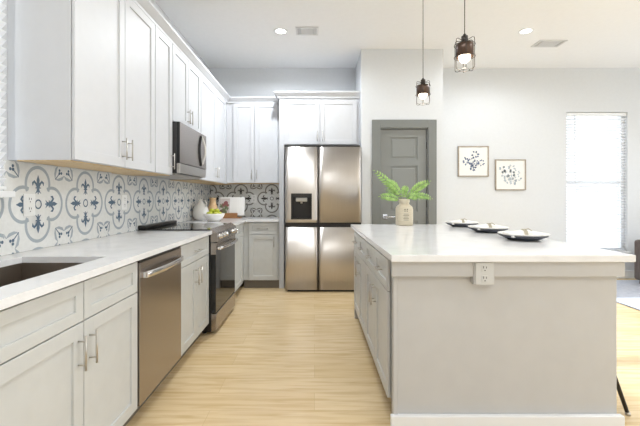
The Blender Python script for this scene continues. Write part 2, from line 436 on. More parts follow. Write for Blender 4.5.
cabinet('base_cabinet', 'pale grey drawer and two door cabinet between dishwasher and range', 'cabinet', FL, c0, c1, V0, V1, D, M_lower,
        doors=[(c0 + .005, cm, V0, DV, cm - .035, .60), (cm, c1 - .005, V0, DV, cm + .035, .60)],
        drawers=[(c0 + .005, c1 - .005, DV, V1 - .01, .13)], toe=.06, group='pale grey base cabinets of the left run')
k0, k1 = 3.912, 4.72
cabinet('base_cabinet', 'pale grey base cabinet just past the range, running into the corner', 'cabinet', FL, k0, YB - .01, V0, V1, D, M_lower,
        doors=[(k0 + .005, 4.60, V0, DV, k0 + .06, .60)], drawers=[(k0 + .005, 4.60, DV, V1 - .01, .13)], toe=.06, group='pale grey base cabinets of the left run')
FB = Face('B', 4.765)
cabinet('base_cabinet', 'narrow pale grey back-wall base cabinet left of the refrigerator, under the cookbook', 'cabinet', FB, -.9365, -.472, V0, V1, .58, M_lower,
        doors=[(-.868, -.492, V0, DV, -.532, .62)], drawers=[(-.868, -.492, DV, V1 - .01, .14)], toe=.035)
# island cabinets (face -X)
FI = Face('I', .412)
IV0 = .125
for (a, c, lab) in ((1.93, 2.75, 'pale grey island cabinet nearest the camera, two drawers over two doors'),
                    (2.752, 3.572, 'pale grey island cabinet at the far end, nearer the refrigerator')):
    m_ = (a + c) / 2
    cabinet('island_cabinet', lab, 'cabinet', FI, a, c, IV0, CT - .036, .58, M_lower,
            doors=[(a + .004, m_, IV0, .70, m_ - .035, .585), (m_, c - .004, IV0, .70, m_ + .035, .585)],
            drawers=[(a + .004, m_, .70, CT - .042, .13), (m_, c - .004, .70, CT - .042, .13)], toe=.05, group='island cabinets')

# upper cabinets
UX = -1.23; FU = Face('L', UX); U0, U1 = 1.395, 2.52; UD = .325
ud0 = 1.815
a0, a1, a2 = ud0, 2.300, 2.735
hv = U0 + .03 + .085
wc = cabinet('wall_cabinet', 'tall white double-door wall cabinet nearest the camera, next to the left window', 'cabinet', FU, a0, a2, U0, U1, .282, M_upper,
        doors=[(a0, a1, U0, U1, a1 - .035, hv), (a1, a2 - .002, U0, U1, a1 + .035, hv)], under=M_maple, group='white wall cabinets')
obj('scribe_strip', box(NB(), XL + .001, XL + .046, ud0 + .012, a2 - .01, U0, U1), M_upper, wc)
cabinet('wall_cabinet', 'narrow white single-door wall cabinet just left of the microwave', 'cabinet', FU, 2.737, 3.070, U0, U1, UD, M_upper,
        doors=[(2.74, 3.068, U0, U1, 3.035, hv)], under=M_maple, group='white wall cabinets')
cabinet('wall_cabinet', 'short white double-door wall cabinet directly above the microwave', 'cabinet', FU, 3.073, 3.837, 1.862, U1, UD, M_upper,
        doors=[(3.077, 3.455, 1.862, U1, 3.42, 1.97), (3.455, 3.833, 1.862, U1, 3.49, 1.97)], group='white wall cabinets')
cabinet('wall_cabinet', 'white corner wall cabinet between the microwave and the back wall', 'cabinet', FU, 3.840, YB - .005, U0, U1, UD, M_upper,
        doors=[(3.845, 4.42, U0, U1, 4.455 - .07, hv), (4.42, 4.93, U0, U1, 4.455, hv)], under=M_maple, group='white wall cabinets')
FUB = Face('B', 5.035)
cabinet('wall_cabinet', 'white double-door wall cabinet on the back wall above the cookbook', 'cabinet', FUB, -1.2295, -.472, U0 + .012, U1, .32, M_upper,
        doors=[(-1.135, -.835, U0 + .012, U1, -.87, hv + .012), (-.835, -.51, U0 + .012, U1, -.80, hv + .012)], under=M_maple, group='white wall cabinets')
FF = Face('B', 4.78)
cabinet('wall_cabinet', 'deep white double-door cabinet directly above the refrigerator', 'cabinet', FF, -.468, .603, 1.90, U1, .57, M_upper,
        doors=[(-.40, .072, 1.905, U1 - .02, .037, 2.01), (.072, .56, 1.905, U1 - .02, .107, 2.01)], group='white wall cabinets')
tag(obj('side_panel', box(NB(), -.468, -.402, 4.765, YB - .005, 0, 1.898, .002), M_upper, loc=(-.435, 4.77, 0)), 'tall white upright panel on the left side of the refrigerator', 'panel')

# crown moulding
def sweep(path, prof):
    b = NB(); n = len(path); rows = []
    P = [Vector(p) for p in path]
    for i in range(n):
        ns = []
        if i > 0: d = (P[i] - P[i - 1]).normalized(); ns.append(Vector((d.y, -d.x)))
        if i < n - 1: d = (P[i + 1] - P[i]).normalized(); ns.append(Vector((d.y, -d.x)))
        m_ = ns[0] if len(ns) == 1 else (ns[0] + ns[1]) / (1 + ns[0].dot(ns[1]))
        rows.append([b.verts.new((P[i].x + m_.x * o, P[i].y + m_.y * o, z)) for o, z in prof])
    k = len(prof)
    for A, B in zip(rows, rows[1:]):
        for j in range(k): b.faces.new((A[j], A[(j + 1) % k], B[(j + 1) % k], B[j]))
    b.faces.new(rows[0]); b.faces.new(rows[-1][::-1])
    return b
CZ = U1
crown = [(-.03, CZ), (.02, CZ), (.022, CZ + .018), (.03, CZ + .024), (.045, CZ + .04), (.062, CZ + .058), (.066, CZ + .062), (.066, CZ + .08), (-.03, CZ + .08)]
struct('trim_1', sweep([(XL + .003, ud0), (UX + .0, ud0), (UX, 5.035), (-.47, 5.035)], crown), M_upper, label='white crown moulding over the left and corner wall cabinets')
struct('trim_2', sweep([(-.468, 5.03), (-.468, 4.78), (.606, 4.78)], crown), M_upper, label='white crown moulding over the refrigerator cabinet')

# ------------------------------------------------------------------ worktops
def slab_hole(x0, x1, y0, y1, z0, z1, hole=None):
    b = NB()
    if hole is None: return box(b, x0, x1, y0, y1, z0, z1, .003)
    xs = [x0, hole[0], hole[1], x1]; ys = [y0, hole[2], hole[3], y1]
    g = {}
    for zi, z in enumerate((z0, z1)):
        for i, x in enumerate(xs):
            for j, y in enumerate(ys): g[i, j, zi] = b.verts.new((x, y, z))
    for i in range(3):
        for j in range(3):
            if (i, j) == (1, 1): continue
            for zi in (0, 1): b.faces.new((g[i, j, zi], g[i + 1, j, zi], g[i + 1, j + 1, zi], g[i, j + 1, zi]))
    def side(a, c): b.faces.new((g[a + (0,)], g[c + (0,)], g[c + (1,)], g[a + (1,)]))
    for k in range(3): side((k, 0), (k + 1, 0)); side((k, 3), (k + 1, 3)); side((0, k), (0, k + 1)); side((3, k), (3, k + 1))
    side((1, 1), (2, 1)); side((1, 2), (2, 2)); side((1, 1), (1, 2)); side((2, 1), (2, 2))
    return b
SXa, SXb, SYa, SYb = -1.435, -1.02, 1.02, 1.765
FRX = -.892
tag(obj('worktop', slab_hole(XL + .002, FRX, .935, 3.136, CT - .03, CT, (SXa, SXb, SYa, SYb)), M_quartz, loc=(-1.2, 2, CT - .03)), 'white quartz worktop with the sink cut into it, left run before the range', 'worktop')
b = NB()
for (x0, x1, y0, y1) in ((XL + .002, FRX, 3.912, 4.72), (XL + .002, -.47, 4.72, YB - .002)): pass
poly = [(XL + .002, 3.912), (FRX, 3.912), (FRX, 4.715), (-.47, 4.715), (-.47, YB - .002), (XL + .002, YB - .002)]
prism(b, poly, lambda u, v, d: (u, v, d), CT - .03, CT)
tag(obj('worktop', b, M_quartz, loc=(-1.2, 4.8, CT - .03)), 'white quartz corner worktop past the range holding the fruit bowl and cookbook', 'worktop')
tag(obj('worktop', slab_hole(.388, 1.622, 1.815, 3.87, CT - .036, CT), M_quartz, loc=(1, 2.8, CT - .036)), 'large white quartz island worktop with the plates and leafy jar on it', 'worktop')

# sink
t = thing('sink', 'undermount stainless sink basin set in the left worktop', 'sink', (-1.23, 1.39, .69))
b = NB(); th = .004
z0, z1 = .70, CT - .032
e = .008
box(b, SXa - e, SXa - e + th, SYa - e, SYb + e, z0, z1); box(b, SXb + e - th, SXb + e, SYa - e, SYb + e, z0, z1)
box(b, SXa - e + th, SXb + e - th, SYa - e, SYa - e + th, z0, z1); box(b, SXa - e + th, SXb + e - th, SYb + e - th, SYb + e, z0, z1)
box(b, SXa - e, SXb + e, SYa - e, SYb + e, z0 - th, z0)
obj('basin', b, M_sink, t)
b = NB(); lathe(b, [(0, .004), (.03, .004), (.043, .006), (.045, .001)], (-1.3, 1.4, z0), 24); obj('drain', b, M_chrome, t)

# ------------------------------------------------------------------ backsplash tile
def circ(cx, cy, r, n=14): return [(cx + r * math.cos(2 * PI * k / n), cy + r * math.sin(2 * PI * k / n)) for k in range(n)]
def band(pts, w, closed=False):
    """strips of quads along a 2-D polyline"""
    n = len(pts); L = []; R = []
    for i in range(n):
        a = pts[i - 1] if (closed or i > 0) else pts[i]; c = pts[(i + 1) % n] if (closed or i < n - 1) else pts[i]
        dx, dy = c[0] - a[0], c[1] - a[1]; l = math.hypot(dx, dy) or 1
        ww = w[i] if isinstance(w, list) else w
        L.append((pts[i][0] - dy / l * ww / 2, pts[i][1] + dx / l * ww / 2)); R.append((pts[i][0] + dy / l * ww / 2, pts[i][1] - dx / l * ww / 2))
    return [[L[i], R[i], R[(i + 1) % n], L[(i + 1) % n]] for i in range(n if closed else n - 1)]
def motif():
    """one 4-tile pattern in a unit square centred on 0,0; returns (polys_grey, polys_dark)"""
    G, K = [], []
    d, r = .248, .205
    for q in range(4):
        ca, sa = math.cos(q * PI / 2), math.sin(q * PI / 2)
        R = lambda p: (p[0] * ca - p[1] * sa, p[0] * sa + p[1] * ca)
        # lobe arc, centre (0,d): the part outside the neighbouring lobes, curled in at both ends
        arc = [(r * math.sin(a), d + r * math.cos(a)) for a in [math.radians(-116 + 232 * k / 26) for k in range(27)]]
        G += [[R(p) for p in f] for f in band(arc, .04)]
        # fleur-de-lis pointing outward
        petal = [(0, .11), (.028, .045), (.018, -.02), (0, -.05), (-.018, -.02), (-.028, .045)]
        K.append([R((x, d + .005 + y)) for x, y in petal])
        for s in (-1, 1):
            c = [(s * .012, d - .045), (s * .035, d + .005), (s * .065, d + .03), (s * .092, d + .012), (s * .095, d - .02)]
            K += [[R(p) for p in f] for f in band(c, [.02, .03, .034, .03, .008])]
            c = [(s * .008, d - .05), (s * .022, d - .095), (s * .05, d - .115)]
            K += [[R(p) for p in f] for f in band(c, [.016, .02, .006])]
        K.append([R(p) for p in [(-.045, d - .04), (.045, d - .04), (.045, d - .055), (-.045, d - .055)]])
        K.append([R(p) for p in [(-.012, d - .05), (.012, d - .05), (.008, d - .125), (-.008, d - .125)]])
        # corner sprig on the diagonal
        s2 = math.sqrt(.5)
        def DG(a, o): return R(((a * s2 + o * s2), (a * s2 - o * s2)))
        A = .60
        for o in (-.026, 0.026): K.append([DG(A + x, o + y) for x, y in circ(0, 0, .019, 10)])
        K.append([DG(A - .03 + x, y) for x, y in circ(0, 0, .02, 10)])
        K += [[DG(x, y) for x, y in f] for f in band([(A - .03, 0), (A - .15, 0)], .014)]
        for s in (-1, 1):
            c = [(A - .14, s * .01), (A - .1, s * .05), (A - .04, s * .085), (A + .02, s * .09)]
            G += [[DG(x, y) for x, y in f] for f in band(c, [.012, .036, .04, .006])]
    K += [f for f in band(circ(0, 0, .052, 20), .018, True)]
    return G, K
GP, KP = motif()
def backsplash(name, fn, u0, u1, v0, v1, uc, up, vc, vp, mats, label, holes=()):
    b = NB()
    prism(b, [(u0, v0), (u1, v0), (u1, v1), (u0, v1)], fn, 0, .008, 0)
    base_n = len(b.faces)
    pb = NB()
    i0, i1 = math.floor((u0 - uc) / up) - 1, math.ceil((u1 - uc) / up) + 1
    for i in range(i0, i1 + 1):
        for j in (-1, 0, 1):
            for mi, polys, dz in ((1, GP, .0082), (2, KP, .0088)):
                for pi_, p in enumerate(polys):
                    q = [(uc + (i + x) * up, vc + (j + y) * vp) for x, y in p]
                    if max(x for x, y in q) < u0 or min(x for x, y in q) > u1 or max(y for x, y in q) < v0 or min(y for x, y in q) > v1: continue
                    q = [(min(max(x, u0), u1), min(max(y, v0), v1)) for x, y in q]
                    try:
                        f = pb.faces.new([pb.verts.new(fn(x, y, dz + pi_ * (3e-6 if mi == 1 else 1e-5))) for x, y in q]); f.material_index = mi
                    except ValueError: pass
    # thin grout joints between the square tiles
    me = bpy.data.meshes.new('tmp'); pb.to_mesh(me); pb.free(); b.from_mesh(me); bpy.data.meshes.remove(me)
    want = Vector(fn(0, 0, 1)) - Vector(fn(0, 0, 0))
    b.faces.ensure_lookup_table()
    for f in b.faces:
        f.normal_update()
        if f.material_index and f.normal.dot(want) < 0: f.normal_flip()
    o = obj(name, b, mats, recalc=False); o['kind'] = 'structure'; o['label'] = label
    return o
BL = lambda u, v, d: (XL + .0005 + d, u, v)
# left wall: below window sill, then below the cabinets
backsplash('wall_backsplash_left', BL, 1.80, YB - .01, CT + .001, U0 - .002, 2.438, .418, 1.167, .455, [M_tile, M_ringg, M_fleur], 'patterned tile behind the left worktop, window-light blue in its colours')
backsplash('wall_backsplash_window', BL, .94, 1.7995, CT + .001, WZ0 - .032, 2.438, .418, 1.167, .455, [M_tile, M_ringg, M_fleur], 'patterned tile below the left window')
BB = lambda u, v, d: (u, YB - .0005 - d, v)
backsplash('wall_backsplash_back', BB, XL + .0095, -.475, CT + .001, U0 + .01, -.634, .46, 1.188, .455, [M_tile, M_ringb, M_fleurb], 'charcoal patterned tile on the back wall')

# outlets
def outlet(label, fn, loc, w=.078, h=.12, m=None):
    t = thing('outlet', label, 'outlet', loc, 'white wall outlets')
    b = NB(); p, q = fn(-w / 2, -h / 2, 0), fn(w / 2, h / 2, .006); box(b, p[0], q[0], p[1], q[1], p[2], q[2], .002); obj('cover_plate', b, m or M_outlet, t)
    b = NB()
    for s in (-.026, .026):
        p, q = fn(-.016, s - .017, .005), fn(.016, s + .017, .0085); box(b, p[0], q[0], p[1], q[1], p[2], q[2], .002)
    f = obj('receptacle', b, m or M_outlet, t)
    for s in (-.026, .026):
        b = NB()
        for du, hh in ((-.007, .006), (.007, .005)):
            p, q = fn(du - .0016, s + .001, .008), fn(du + .0016, s + .001 + 2 * hh, .0089); box(b, p[0], q[0], p[1], q[1], p[2], q[2])
        p, q = fn(-.003, s - .012, .008), fn(.003, s - .007, .0089); box(b, p[0], q[0], p[1], q[1], p[2], q[2])
        obj('socket_holes', b, M_outface, f)
    return t
def onleft(y, z): return lambda u, v, d: (XL + .0088 + d, y + u, z + v)
outlet('white outlet on the patterned tile nearest the left window', onleft(1.955, 1.165), (XL + .009, 1.955, 1.165))
outlet('white outlet on the left patterned tile under the cabinet handles', onleft(2.93, 1.165), (XL + .009, 2.93, 1.165))
outlet('white outlet on the back patterned tile beside the cookbook', lambda u, v, d: (-.90 + u, YB - .0095 - d, 1.185 + v), (-.90, YB - .009, 1.185))
outlet('white duplex outlet on the near end of the island under its worktop', lambda u, v, d: (.865 + u, 1.8345 - d, .818 + v), (.865, 1.835, .818), .092, .114, M_trim_isl)

# ------------------------------------------------------------------ dishwasher
t = thing('dishwasher', 'stainless dishwasher between the sink cabinet and the next base cabinet', 'dishwasher', (-1.2, 2.17, 0))
q0, q1 = 1.878, 2.464
b = NB(); box(b, -1.50, FX - .005, q0, q1, .10, V1 - .004, .002); obj('tub', b, M_black, t)
b = NB(); box(b, FX - .005, FX + .026, q0 + .003, q1 - .003, .112, .862, .004); dd = obj('door', b, M_mwsteel, t)
b = NB()
hz = .795; pts = []
for k in range(13):
    s = k / 12; pts.append((FX + .026 + .042 * math.sin(PI * (.08 + .84 * s)) ** .55, q0 + .035 + (q1 - q0 - .07) * s, hz))
for i in range(len(pts) - 1): pass
for (x, y, z) in (pts[0], pts[-1]): box(b, FX + .024, x + .004, y - .012, y + .012, z - .016, z + .016, .003)
vs = []
for (x, y, z) in pts: vs.append([b.verts.new((x + dx_, y, z + dz_)) for dx_, dz_ in ((-.005, -.018), (.005, -.016), (.006, 0), (.005, .016), (-.005, .018))])
for A, B in zip(vs, vs[1:]):
    for k in range(5): b.faces.new((A[k], A[(k + 1) % 5], B[(k + 1) % 5], B[k])).smooth = True
b.faces.new(vs[0]); b.faces.new(vs[-1][::-1])
obj('handle', b, M_chrome, dd)
b = NB(); box(b, FX - .004, FX + .022, q0 + .003, q1 - .003, .864, V1 - .002, .002); obj('control_strip', b, M_black, t)
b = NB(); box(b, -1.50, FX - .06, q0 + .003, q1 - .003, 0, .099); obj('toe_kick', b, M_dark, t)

# ------------------------------------------------------------------ range
t = thing('range', 'slide-in stainless range with black glass cooktop and oven door', 'range', (-1.2, 3.52, 0))
r0, r1 = 3.143, 3.905; RX = -.862
b = NB(); box(b, XL + .03, -.905, r0, r1, .03, .912, .002); obj('body', b, M_black, t)
b = NB(); box(b, XL + .02, -.912, r0 - .004, r1 + .004, .916, .926, .003); ct = obj('cooktop', b, M_glassblack, t)
for (x, y, r) in ((-1.08, 3.34, .10), (-1.08, 3.72, .08), (-1.38, 3.34, .075), (-1.38, 3.72, .09)):
    b = NB(); lathe(b, [(r, .0003), (r + .003, .0003)], (x, y, .9262), 40)
    obj('burner_ring', b, M_steeld, ct)
b = NB(); box(b, XL + .012, XL + .075, r0 + .01, r1 - .01, .926, .958, .008)
obj('rear_vent', b, M_black, t)
b = NB()                                                     # sloped control panel
prism(b, [(-.912, .926), (-.905, .934), (-.852, .895), (-.842, .815), (-.905, .815)], lambda u, v, d: (u, d, v), r0, r1)
cp = obj('control_panel', b, M_mwsteel, t)
nrm = Vector((.895 - .934, 0, -(-.852 + .905))).normalized(); nrm = Vector((.8, 0, .33)).normalized()
for k, y in enumerate((3.22, 3.32, 3.42, 3.72, 3.82)):
    b = NB(); p = Vector((-.850, y, .858))
    nn = Vector((.992, 0, .124))
    tube(b, [p - nn * .004, p + nn * .006, p + nn * .008, p + nn * .03, p + nn * .033], .022, 18, radii=[.025, .025, .021, .019, .016]); obj('knob', b, M_chrome, cp)
b = NB(); prism(b, [(-.8525, .886), (-.8495, .886), (-.8445, .838), (-.8475, .838)], lambda u, v, d: (u, d, v), 3.49, 3.65); obj('display', b, M_glassblack, cp)
b = NB(); box(b, -.905, RX, r0 + .003, r1 - .003, .19, .806, .004); od = obj('oven_door', b, M_glassblack, t)
b = NB(); box(b, RX - .001, RX + .004, r0 + .003, r1 - .003, .745, .806, .002); box(b, -.905, RX + .003, r0 + .0015, r0 + .0035, .705, .806); obj('door_trim', b, M_mwsteel, od)
b = NB(); pts = []
for k in range(15):
    s = k / 14; pts.append((RX + .004 + .055 * math.sin(PI * (.06 + .88 * s)) ** .5, r0 + .03 + (r1 - r0 - .06) * s, .757))
tube(b, pts, .014, 12)
for p in (pts[0], pts[-1]): tube(b, [(RX, p[1], p[2]), (p[0], p[1], p[2])], .013, 10)
obj('handle', b, M_chrome, od)
b = NB(); box(b, -.905, RX + .004, r0 + .003, r1 - .003, .035, .185, .004); obj('warming_drawer', b, M_mwsteel, t)
for x in (-1.45, -.98):
    for y in (r0 + .06, r1 - .06):
        b = NB(); tube(b, [(x, y, 0), (x, y, .03)], .02, 12); obj('leg', b, M_black, t)

# ------------------------------------------------------------------ microwave
t = thing('microwave', 'over-the-range stainless microwave with black sides under the short wall cabinet', 'microwave', (-1.36, 3.455, 1.41))
mx1 = -1.15; r0, r1 = 3.077, 3.833
b = NB(); box(b, XL + .012, mx1 - .03, r0 + .003, r1 - .003, 1.415, 1.855, .003); obj('body', b, M_steeld, t)
b = NB(); box(b, XL + .03, mx1 - .05, r0 + .03, r1 - .03, 1.400, 1.4145, .003); obj('vent_grille', b, M_steel, t)
b = NB(); box(b, mx1 - .03, mx1 - .003, r0 + .003, r1 - .003, 1.50, 1.855, .003); md = obj('door', b, M_black, t)
b = NB(); box(b, mx1 - .0035, mx1, r0 + .006, r1 - .006, 1.503, 1.852, .001); obj('door_skin', b, M_mwsteel, md)
b = NB(); box(b, mx1 - .03, mx1 - .003, r0 + .003, r1 - .003, 1.415, 1.497, .004); obj('control_strip', b, M_nickel, t)
hy = 3.645
b = NB()
pts = [(mx1 + .004, hy - .055 * math.sin(PI * k / 16), 1.525 + .30 * k / 16) for k in range(17)]
tube(b, pts, .012, 10)
obj('handle_reflection', b, M_black, md)  # black arc drawn for the handle's reflection and dark underside
b = NB()
pts = [(mx1 + .006 + .03 * math.sin(PI * k / 16), hy + .03 * math.sin(PI * k / 16), 1.525 + .30 * k / 16) for k in range(17)]
tube(b, pts, .011, 10); obj('handle', b, M_nickel, md)

# ------------------------------------------------------------------ refrigerator
t = thing('refrigerator', 'stainless four-door refrigerator with a water dispenser in the upper left door', 'refrigerator', (.115, 5.0, 0))
fx0, fx1, fyd = -.375, .600, 4.57
b = NB(); box(b, fx0 + .012, fx1 - .012, fyd + .075, YB - .04, .03, 1.835, .004); obj('cabinet_body', b, M_steeld, t)
b = NB(); box(b, fx0 + .03, fx1 - .03, fyd + .03, fyd + .2, .004, .045, .003); obj('base_grille', b, M_seam, t)
def curved_door(x0, x1, z0, z1, hole=None, bow=.002):
    b = NB(); n = 16; xs = [x0 + (x1 - x0) * k / n for k in range(n + 1)]
    zs = [z0, z1]
    if hole:
        xs = sorted(set(xs + [hole[0], hole[1]])); zs = [z0, hole[2], hole[3], z1]
        xs = [x for x in xs if x in (x0, x1, hole[0], hole[1]) or min(abs(x - hole[0]), abs(x - hole[1])) > .01]
    def Y(x):
        s = (x - x0) / (x1 - x0) * 2 - 1
        return fyd + bow * s * s + (.012 * max(0, (abs(s) - .965) / .035) ** 2)
    fr = [[b.verts.new((x, Y(x), z)) for x in xs] for z in zs]; bk = [[b.verts.new((x, fyd + .065, z)) for x in xs] for z in zs]
    for i in range(len(zs) - 1):
        for j in range(len(xs) - 1):
            if hole and i == 1 and hole[0] - 1e-6 <= xs[j] and xs[j + 1] <= hole[1] + 1e-6: continue
            b.faces.new((fr[i][j], fr[i][j + 1], fr[i + 1][j + 1], fr[i + 1][j])).smooth = True
            b.faces.new((bk[i][j], bk[i + 1][j], bk[i + 1][j + 1], bk[i][j + 1]))
    for i in range(len(zs) - 1):
        for j in (0, -1): b.faces.new((fr[i][j], fr[i + 1][j], bk[i + 1][j], bk[i][j]))
    for i in (0, -1):
        for j in range(len(xs) - 1): b.faces.new((fr[i][j], fr[i][j + 1], bk[i][j + 1], bk[i][j]))
    return b
sx = .046
hole = (-.298, -.034, .925, 1.255)
d1 = obj('door', curved_door(fx0, sx - .004, .885, 1.845, hole), M_steel, t)
obj('door', curved_door(sx + .004, fx1, .885, 1.845), M_steel, t)
obj('door', curved_door(fx0, sx - .004, .03, .825), M_steel, t)
obj('door', curved_door(sx + .004, fx1, .03, .825), M_steel, t)
b = NB(); box(b, fx0 + .006, fx1 - .006, fyd + .022, fyd + .075, .826, .884); box(b, sx - .0038, sx + .0038, fyd + .03, fyd + .075, .03, 1.84)
obj('door_gasket', b, M_seam, t)
b = NB(); box(b, fx0 + .02, fx1 - .02, fyd + .02, fyd + .2, 1.846, 1.868, .004); obj('hinge_cover', b, M_seam, t)
b = NB()                                                     # dispenser recess: five inner sides
hx0, hx1, hz0, hz1 = hole; yb = fyd + .06
box(b, hx0, hx1, yb, yb + .004, hz0, hz1); box(b, hx0, hx0 + .012, fyd - .001, yb, hz0, hz1); box(b, hx1 - .012, hx1, fyd - .001, yb, hz0, hz1)
box(b, hx0 + .012, hx1 - .012, fyd - .001, yb, hz0, hz0 + .014); box(b, hx0 + .012, hx1 - .012, fyd - .001, yb, hz1 - .05, hz1)
dis = obj('dispenser', b, M_seam, d1)
b = NB(); box(b, hx0 + .06, hx1 - .06, fyd + .012, fyd + .05, hz1 - .105, hz1 - .052, .006); tube(b, [((hx0 + hx1) / 2, fyd + .03, hz1 - .13), ((hx0 + hx1) / 2, fyd + .03, hz1 - .1)], .014, 12); obj('dispenser_spout', b, M_nickel, d1)

# ------------------------------------------------------------------ island body
t = thing('kitchen_island', 'pale grey island base with plain end panel facing the camera', 'island', (.98, 2.7, 0))
b = NB(); box(b, .432, 1.572, 1.872, 1.905, 0, CT - .037, .002); obj('end_panel', b, M_island, t)
b = NB(); box(b, .408, .4315, 1.862, 1.905, 0, CT - .037, .003); obj('corner_post', b, M_island, t)
b = NB(); box(b, .396, 1.588, 1.841, 1.8715, .80, CT - .037, .002); obj('apron', b, M_island, t)
b = NB(); box(b, .4125, .45, 1.9055, 1.929, .10, CT - .038); obj('shadow_gap_strip', b, M_black, t)  # black strip standing in for the shadow in the gap
b = NB(); box(b, .812, .918, 1.835, 1.871, .760, CT - .038, .002); obj('outlet_block', b, M_island, t)
b = NB(); box(b, .393, 1.590, 1.842, 1.8715, 0, .083, .004); obj('base_trim', b, M_trim, t)
b = NB(); box(b, 1.0, 1.02, 1.906, 3.58, 0, CT - .037, .002); obj('back_panel', b, M_island, t)
b = NB(); box(b, .40, 1.572, 3.58, 3.61, 0, CT - .037, .002); obj('end_panel', b, M_island, t)

# ------------------------------------------------------------------ pendants
CAGE = .20
def pendant(label, x, y, zb):
    t = thing('pendant_light', label, 'pendant light', (x, y, zb), 'caged pendant lights over the island')
    R = .064; hh = .225
    b = NB(); tube(b, [(x, y, zb + hh + .005), (x, y, H - .02)], .0028, 8); obj('cord', b, M_wire, t)
    b = NB(); lathe(b, [(0, 0), (.06, 0), (.06, -.018), (.052, -.025), (0, -.025)], (x, y, H), 28); obj('canopy', b, M_wire, t)
    b = NB(); lathe(b, [(0, hh + .012), (.008, hh + .01), (.012, hh - .002), (.021, hh - .005), (.021, hh - .055), (0, hh - .055)], (x, y, zb), 20); obj('socket', b, M_wire, t)
    b = NB(); lathe(b, [(.018, hh - .052), (.05, hh - .056), (.055, hh - .062), (.055, .085), (.052, .085), (.052, hh - .066), (.018, hh - .056)], (x, y, zb), 32); obj('shade', b, M_bronze, t)
    b = NB(); lathe(b, [(0, .048), (.018, .052), (.033, .066), (.038, .085), (.033, .105), (.018, .13), (.014, hh - .056), (0, hh - .056)], (x, y, zb), 20); obj('bulb', b, M_bulb, t)
    b = NB()
    for k in range(6):
        a = 2 * PI * k / 6 + .26; c, s = math.cos(a), math.sin(a)
        pr = [(.022, hh - .03), (R - .012, hh - .022), (R - .003, hh - .027), (R, hh - .04), (R, .014), (R - .003, .005), (R - .014, 0), (.03, 0)]
        tube(b, [(x + c * r, y + s * r, zb + z) for r, z in pr], .0022, 6)
    for r, z in ((R, .085), (R, hh - .062), (.03, 0)):
        tube(b, [(x + r * math.cos(2 * PI * k / 28), y + r * math.sin(2 * PI * k / 28), zb + z) for k in range(28)], .002, 6, closed=True)
    obj('wire_cage', b, M_wire, t)
    l = bpy.data.lights.new('pendant_bulb', 'POINT'); l.energy = 3; l.color = (1, .88, .72); l.shadow_soft_size = .03
    lo = bpy.data.objects.new('pendant_bulb', l); COL.objects.link(lo); lo.parent = t; lo.location = (0, 0, .03)
pendant('caged pendant light farther from the camera, lower left of the two', .98, 3.25, 2.046)
pendant('caged pendant light nearer the camera, upper right of the two', .98, 2.35, 2.036)

# ------------------------------------------------------------------ ceiling fixtures
FILL_DL = [(.15, 1.2), (2.447, 1.9), (.15, -1.0), (2.447, -.4), (4.9, 1.9), (4.9, -.4)]  # unseen ceiling lights added as fill for the room
def downlight(label, x, y, power=80):
    t = thing('downlight', label, 'ceiling light', (x, y, H), 'recessed ceiling lights')
    b = NB(); lathe(b, [(.058, -.0005), (.058, -.006), (.082, -.004), (.085, -.0005)], (x, y, H), 32); obj('trim_ring', b, M_trim, t)
    b = NB(); lathe(b, [(0, -.003), (.0575, -.003)], (x, y, H), 32); obj('lens', b, M_led, t)
    l = bpy.data.lights.new('downlight_lamp', 'SPOT'); l.energy = power; l.spot_size = 3.05; l.spot_blend = .5; l.color = (.89, .945, 1); l.shadow_soft_size = .06
    lo = bpy.data.objects.new('downlight_lamp', l); COL.objects.link(lo); lo.parent = t; lo.location = (0, 0, -.02)
downlight('round recessed ceiling light over the aisle, left of the ceiling vent', -.39, 4.165, 150)
downlight('round recessed ceiling light right of both pendants', 2.447, 4.165)
for i_, (x_, y_) in enumerate(FILL_DL): downlight('unseen round recessed fill light, added above or behind the camera', x_, y_)
def vent(label, x, y, w, d):
    t = thing('ceiling_vent', label, 'vent', (x, y, H), 'ceiling air vents')
    b = NB(); box(b, x - w / 2, x + w / 2, y - d / 2, y + d / 2, H - .002, H - .0005); obj('backing', b, M_ventd, t)
    b = NB()
    box(b, x - w / 2, x - w / 2 + .02, y - d / 2, y + d / 2, H - .009, H - .002, .002); box(b, x + w / 2 - .02, x + w / 2, y - d / 2, y + d / 2, H - .009, H - .002, .002)
    box(b, x - w / 2 + .02, x + w / 2 - .02, y - d / 2, y - d / 2 + .02, H - .009, H - .002, .002); box(b, x - w / 2 + .02, x + w / 2 - .02, y + d / 2 - .02, y + d / 2, H - .009, H - .002, .002)
    obj('frame', b, M_vent, t)
    b = NB(); n = 6
    for k in range(n):
        yy = y - d / 2 + .03 + (d - .06) * k / (n - 1); box(b, x - w / 2 + .06, x + w / 2 - .06, yy - .007, yy + .007, H - .008, H - .003)
    obj('louvres', b, M_vent, t)
vent('white ceiling vent beside the recessed light over the aisle', -.085, 4.16, .26, .20)
vent('white ceiling vent at right, beyond the recessed light', 2.93, 4.50, .34, .20)

